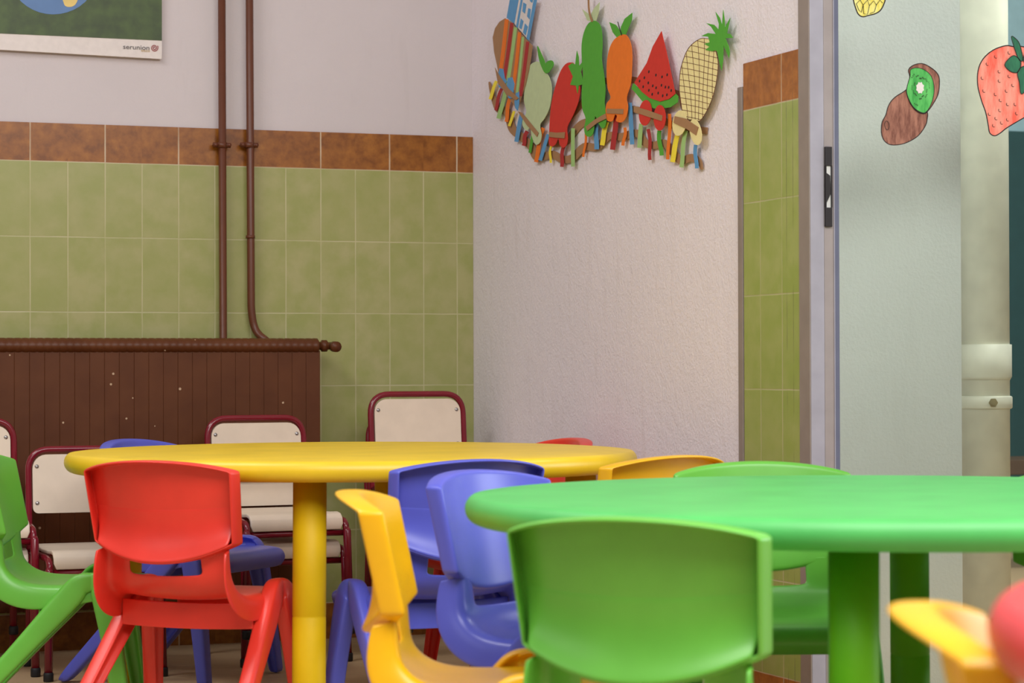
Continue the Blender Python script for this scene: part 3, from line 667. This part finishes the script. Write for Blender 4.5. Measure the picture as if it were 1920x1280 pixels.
def back_mesh():
    """curved back panel; flange turned backwards all round, scooped hollow at the rear"""
    bm = bmesh.new(); fl = .034
    vs_ = [0, .03, .08, .16, .26, .38, .5, .62, .74, .85, .93, .975, 1.0]
    ss = [-1, -.965, -.9] + [-.78+1.56*k/12 for k in range(13)] + [.9, .965, 1]
    def co(s_, v):
        zb = .384+.036*s_*s_; zt = .571-.016*s_*s_-.003*s_**6
        z = zb+(zt-zb)*v; wd = .149+.008*v
        return Vector((s_*wd, -.148-(z-.38)*.21+.040*s_*s_, z))
    G = [[co(s_, v) for s_ in ss] for v in vs_]; n = len(ss); top = len(vs_)-1
    # (depth fraction, outward bulge) of the flange loops
    loops = ((.10, .0028), (.5, .0030), (1.0, .0022))
    def fpt(p, s_, k, dz):
        d, o = loops[k]; inn = .18*abs(s_)**3*math.copysign(1, s_)
        return Vector((p.x-inn*fl*d, p.y-fl*d, p.z+dz*o))
    full = []
    for k in (2, 1, 0):
        row = [fpt(p, ss[j], k, -1) for j, p in enumerate(G[0])]; full.append(row)
    full += G
    for k in (0, 1, 2): full.append([fpt(p, ss[j], k, 1) for j, p in enumerate(G[top])])
    V = []
    for r_ in full:
        L, R = r_[0], r_[-1]; idx = full.index(r_)
        edge = idx < 3 or idx > top+3
        out = []
        for k in (2, 1, 0):
            if edge: out.append(None)
            else: q = fpt(L, -1, k, 0); q.x -= loops[k][1]; out.append(q)
        out += r_
        for k in (0, 1, 2):
            if edge: out.append(None)
            else: q = fpt(R, 1, k, 0); q.x += loops[k][1]; out.append(q)
        V.append([bm.verts.new(p) if p is not None else None for p in out])
    m_ = len(V[0])
    for i in range(len(V)-1):
        for j in range(m_-1):
            q = (V[i][j], V[i+1][j], V[i+1][j+1], V[i][j+1])
            if None not in q: bm.faces.new(q)
    # close the four corners between side loops and top / bottom loops
    for (row, step) in ((3, -1), (top+3, 1)):
        for side in (0, 1):
            inner = 3 if side == 0 else m_-4; sd = -1 if side == 0 else 1
            A = [V[row][inner+sd*(k+1)] for k in range(3)]; B = [V[row+step*(k+1)][inner] for k in range(3)]
            bm.faces.new((V[row][inner], A[0], B[0]))
            for k in range(2): bm.faces.new((A[k], A[k+1], B[k+1], B[k]))
    # rear hollow sweeping out to the lower rim
    H = []
    for v in (0, .04, .09, .15, .22, .30, .38, .46, .54):
        t_ = 1-v/.62; d = .0004+(fl-.0004)*t_**2.7; row = []
        for s_ in ss[1:-1]:
            p = co(s_, v); row.append(bm.verts.new((p.x-.18*s_**3*d, p.y-d, p.z-(.002 if v == 0 else 0))))
        H.append(row)
    for i in range(len(H)-1):
        for j in range(len(H[0])-1): bm.faces.new((H[i][j], H[i+1][j], H[i+1][j+1], H[i][j+1]))
    return bm
def leg_mesh(side, rear):
    """tapering channel-section leg from the seat side down to the floor"""
    if rear: path = [(.138, .085, .318), (.144, .036, .317), (.149, .004, .284), (.163, -.100, .172), (.184, -.262, .0)]
    else: path = [(.138, .030, .318), (.144, .066, .317), (.149, .082, .280), (.159, .104, .15), (.168, .125, .0)]
    ws = [.015, .022, .026, .0195, .0145]; ts = [.010, .015, .016, .016, .015]
    rows = spline([tuple(p)+(a, b) for p, a, b in zip(path, ws, ts)], 5, False); bm = bmesh.new(); R = []
    for i, r_ in enumerate(rows):
        p = Vector(r_[:3]); a = Vector(rows[max(0, i-1)][:3]); b = Vector(rows[min(len(rows)-1, i+1)][:3]); t_ = (b-a).normalized()
        X = Vector((1, 0, 0)); X = (X-t_*X.dot(t_)).normalized(); Y = t_.cross(X)
        if i == len(rows)-1: X = Vector((1, 0, 0)); Y = Vector((0, 1, 0)) if Y.y > 0 else Vector((0, -1, 0))
        w_, th = r_[3], r_[4]
        sec = [(th*.55, w_), (th*.9, w_*.86), (th, w_*.55), (th, -w_*.55), (th*.9, -w_*.86), (th*.55, -w_), (-th*.75, -w_*.96), (-th, -w_*.8), (-th*.9, -w_*.62), (-th*.1, -w_*.45),
               (-th*.1, w_*.45), (-th*.9, w_*.62), (-th, w_*.8), (-th*.75, w_*.96)]
        R.append([bm.verts.new(Vector(((p+X*x+Y*y).x*side, (p+X*x+Y*y).y, max(0, (p+X*x+Y*y).z)))) for x, y in sec])
    for A, B in zip(R, R[1:]):
        for k in range(len(A)): bm.faces.new((A[k], A[(k+1) % len(A)], B[(k+1) % len(A)], B[k]))
    bm.faces.new(R[0]); bm.faces.new(R[-1])
    return bm
SOL = [('SOLIDIFY', dict(thickness=.0055, offset=0)), ('SUBSURF', dict(levels=1, render_levels=2))]
def make_chair(mat):
    t = empty('school_chair')
    obj('seat', shell_mesh(), mat, t, mods=SOL)
    obj('backrest', back_mesh(), mat, t, mods=SOL)
    for s_ in (-1, 1):
        for rear in (True, False): obj('leg', leg_mesh(s_, rear), mat, t, mods=[('SUBSURF', dict(levels=1, render_levels=1))])
    return t
protos = {}
def chair(col, L, D, theta, label):
    """L, D: where the top of the backrest stands (right of / ahead of the camera); theta: facing, 0 = away, + = right"""
    if col not in protos: t = protos[col] = make_chair(col)
    else: t = copy_tree(protos[col])
    th = math.radians(theta); phi = -(YAW+th)
    d = Vector((-math.sin(phi), math.cos(phi), 0)); p = ground(L, D) + d*.195
    t.location = p; t.rotation_euler = (0, 0, phi)
    tag(t, label, 'chair', None)
    return t
def px2L(px, D): return (px-960)/F_PX*D
chair(M_RED, px2L(283, 4.50), 4.50, 20, 'red plastic school chair seen from behind, in front of the yellow table')
chair(M_GRN, px2L(-40, 4.95), 4.95, 87, 'green plastic school chair seen side on at the left edge, beside the red chair')
chair(M_BLU, px2L(894, 4.51), 4.51, -28, 'blue plastic school chair seen from behind, tucked into the yellow table')
chair(M_BLU, px2L(885, 4.03), 4.03, 125, 'blue plastic school chair facing us at the left end of the green table')
chair(M_YEL, px2L(664, 3.36), 3.36, 91, 'yellow plastic school chair seen side on, left of the near green chair')
chair(M_GRN, px2L(1170, 2.75), 2.75, 23, 'near green plastic school chair with its back to us, in front of the green table')
chair(M_YEL, px2L(1268, 4.68), 4.68, -40, 'yellow plastic school chair whose top shows between the yellow and the green table')
chair(M_GRN, px2L(1422, 4.36), 4.36, 178, 'green plastic school chair facing us on the far side of the green table')
chair(M_BLU, px2L(240, 5.88), 5.88, 114, 'blue plastic school chair beyond the yellow table, mostly hidden by the red chair')
chair(M_RED, px2L(1075, 5.86), 5.86, 249, 'red plastic school chair beyond the right end of the yellow table')
chair(M_YEL, px2L(1732, 1.71), 1.71, 98, 'blurred yellow plastic school chair top at the lower right, closest to us')
chair(M_GRN, px2L(2085, 4.06), 4.06, 205, 'green plastic school chair at the right edge, under the far side of the green table')

# ------------------------------------------------------------------ round tables
def table(L, D, R, zt, mat, lmat, rot, label, th=.043, splay=.02, lr=.0325, legr=.80):
    c = ground(L, D); t = empty('round_table', c, rot); tag(t, label, 'table', None)
    e = th/2; prof = [(0, zt), (R*.5, zt), (R-.055, zt), (R-.040, zt-.0006), (R-.026, zt-.0026)]
    for k in range(1, 12):
        a = math.pi/2-math.pi*k/12; prof.append((R-.021+.021*math.cos(a)+(0), zt-e+e*math.sin(a)*(1 if a < 1.2 else .93)))
    prof += [(R-.03, zt-th), (R-.045, zt-th+.004), (R-.05, zt-th+.012), (0, zt-th+.012)]
    bm = bmesh.new(); lathe(bm, prof, 128); obj('tabletop', bm, mat, t)
    for k in range(4):
        a = math.pi/4+k*math.pi/2; ca, sa = math.cos(a), math.sin(a); r0 = R*legr
        bm = bmesh.new(); zj = .27
        P3 = lambda z: (ca*(r0+splay*(1-z/zt)), sa*(r0+splay*(1-z/zt)), z)
        tube(bm, [P3(z) for z in (0, .004, .01, zj-.002, zj, zj+.002, zt-th+.011)], lr, 40, radii=[lr-.005, lr-.001, lr, lr, lr-.001, lr, lr])
        obj('leg', bm, lmat, t)
    return t
table(px2L(661, 5.12), 5.12, .606, .574, M_TYEL, M_LYEL, -YAW+math.radians(45-6), 'round yellow plastic table in front of the radiator')
table(.546, 3.52, .616, .563, M_TGRN, M_LGRN, -YAW+math.radians(45-13.5), 'round green plastic table in the right foreground', legr=.78)
table(.890, 1.41, .60, .602, M_TRED, M_TRED, -YAW+math.radians(70), 'red plastic table end at the right edge, nearest to us', th=.046)

# ------------------------------------------------------------------ metal framed chairs along the left wall
def make_metal():
    t = empty('metal_frame_chair'); r = .0082; W = .134
    # local +y = front.  rear uprights bend over the top as one hoop
    hoop = fillet([(-W, -.150, .0), (-W, -.128, .30), (-W, -.150, .545), (W, -.150, .545), (W, -.128, .30), (W, -.150, .0)], .055, 8)
    bm = bmesh.new(); tube(bm, hoop, r, 14); obj('back_hoop', bm, M_MAR, t)
    bm = bmesh.new()
    for sg in (-1, 1):
        tube(bm, fillet([(sg*(W-.001), -.128, .290), (sg*(W-.001), .120, .290), (sg*(W-.001), .156, .284), (sg*(W-.001), .160, .25)], .03, 6), r, 14)
    tube(bm, [(-W+.004, .150, .257), (W-.004, .150, .257)], r, 14); tube(bm, [(-W, -.125, .285), (W, -.125, .285)], r*.9, 14)
    obj('seat_frame', bm, M_MAR, t)
    for sg in (-1, 1):
        bm = bmesh.new(); tube(bm, [(sg*(W+.001), .158, .270), (sg*(W+.001), .160, .262), (sg*(W+.005), .172, .0)], .0102, 14, radii=[.007, .0102, .0102]); obj('leg', bm, M_MAR, t)
    # seat panel with rolled front edge
    bm = bmesh.new(); rows = [(-.125, .305), (-.08, .303), (0, .300), (.08, .302), (.125, .305), (.144, .302), (.155, .293), (.158, .280), (.157, .266)]
    G = []
    for y, z in rows:
        wd = W-.010-(.006 if z < .275 else 0); G.append([bm.verts.new((x*wd, y, z)) for x in (-1, -.96, -.5, 0, .5, .96, 1)])
    for A, B in zip(G, G[1:]):
        for j in range(6): bm.faces.new((A[j], A[j+1], B[j+1], B[j]))
    obj('seat', bm, M_LAM, t, mods=[('SOLIDIFY', dict(thickness=.009, offset=0)), ('BEVEL', dict(width=.002, segments=2))])
    bm = bmesh.new(); bw, z0, z1, rr_ = W-.0095, .385, .532, .036
    pr_ = []
    for cx, cz, a0, rc in ((bw-rr_, z1-rr_, 0, rr_), (-bw+rr_, z1-rr_, 90, rr_), (-bw+.014, z0+.014, 180, .014), (bw-.014, z0+.014, 270, .014)):
        for k in range(7):
            a = math.radians(a0+15*k); pr_.append((cx+rc*math.cos(a), cz+rc*math.sin(a)))
    yb = lambda z: -.139-(z-.385)*.09
    f = bm.faces.new([bm.verts.new((x, yb(z), z)) for x, z in pr_]); q = bmesh.ops.extrude_face_region(bm, geom=[f])
    for v in q['geom']:
        if isinstance(v, bmesh.types.BMVert): v.co.y += .009
    bk = obj('backrest', bm, M_LAM, t, False)
    for sx_ in (-1, 1):
        for z in (.410, .502):
            bm = bmesh.new(); c = Vector((sx_*(bw-.011), yb(z)+.009, z)); lathe(bm, [(0, .0026), (.003, .0024), (.0055, .0), (.0055, -.001)], 14)
            for v in bm.verts: v.co = c+Vector((v.co.x, v.co.z, v.co.y))
            tube(bm, [c+Vector((0, .0022, 0)), c+Vector((0, .0030, 0))], .0016, 8)
            obj('screw', bm, M_STEEL, bk)
    for x, y in ((-W, -.150), (W, -.150), (-W-.005, .172), (W+.005, .172)):
        bm = bmesh.new(); lathe(bm, [(0, 0), (.0108, 0), (.0122, .002), (.0122, .018), (.0108, .022), (0, .022)], 16, (x, y, 0)); obj('rubber_foot', bm, M_RUB, t)
    return t
mp_ = make_metal(); first = True
def metal(px, y, level, label, rz=0, step=.072):
    global first
    t = mp_ if first else copy_tree(mp_); first = False
    c = on_y(px, 700, y)
    t.location = (c.x, y-.150-.020*level, step*level-.003*(level == 0 and 0)); t.rotation_euler = (0, 0, math.pi+rz)
    tag(t, label, 'chair', None)
metal(-77, -.21, 0, 'maroon metal chair, lower of the stack of two cut by the left edge', 0)
metal(-77, -.21, 1, 'maroon metal chair with cream back, upper of the stack cut by the left edge', 0)
metal(152, -.315, 0, 'low single maroon metal chair with cream seat and back behind the red chair', 0)
metal(484, -.21, 0, 'maroon metal chair, lower of the stack of two before the radiator end', .09)
metal(484, -.21, 1, 'maroon metal chair with cream back, upper of the stack before the radiator end', .09)
for k, lab in enumerate(('lowest', 'middle', 'top')):
    metal(776, -.17, k, 'maroon metal chair, %s one of the tall stack in the room corner' % lab, .04, .066)
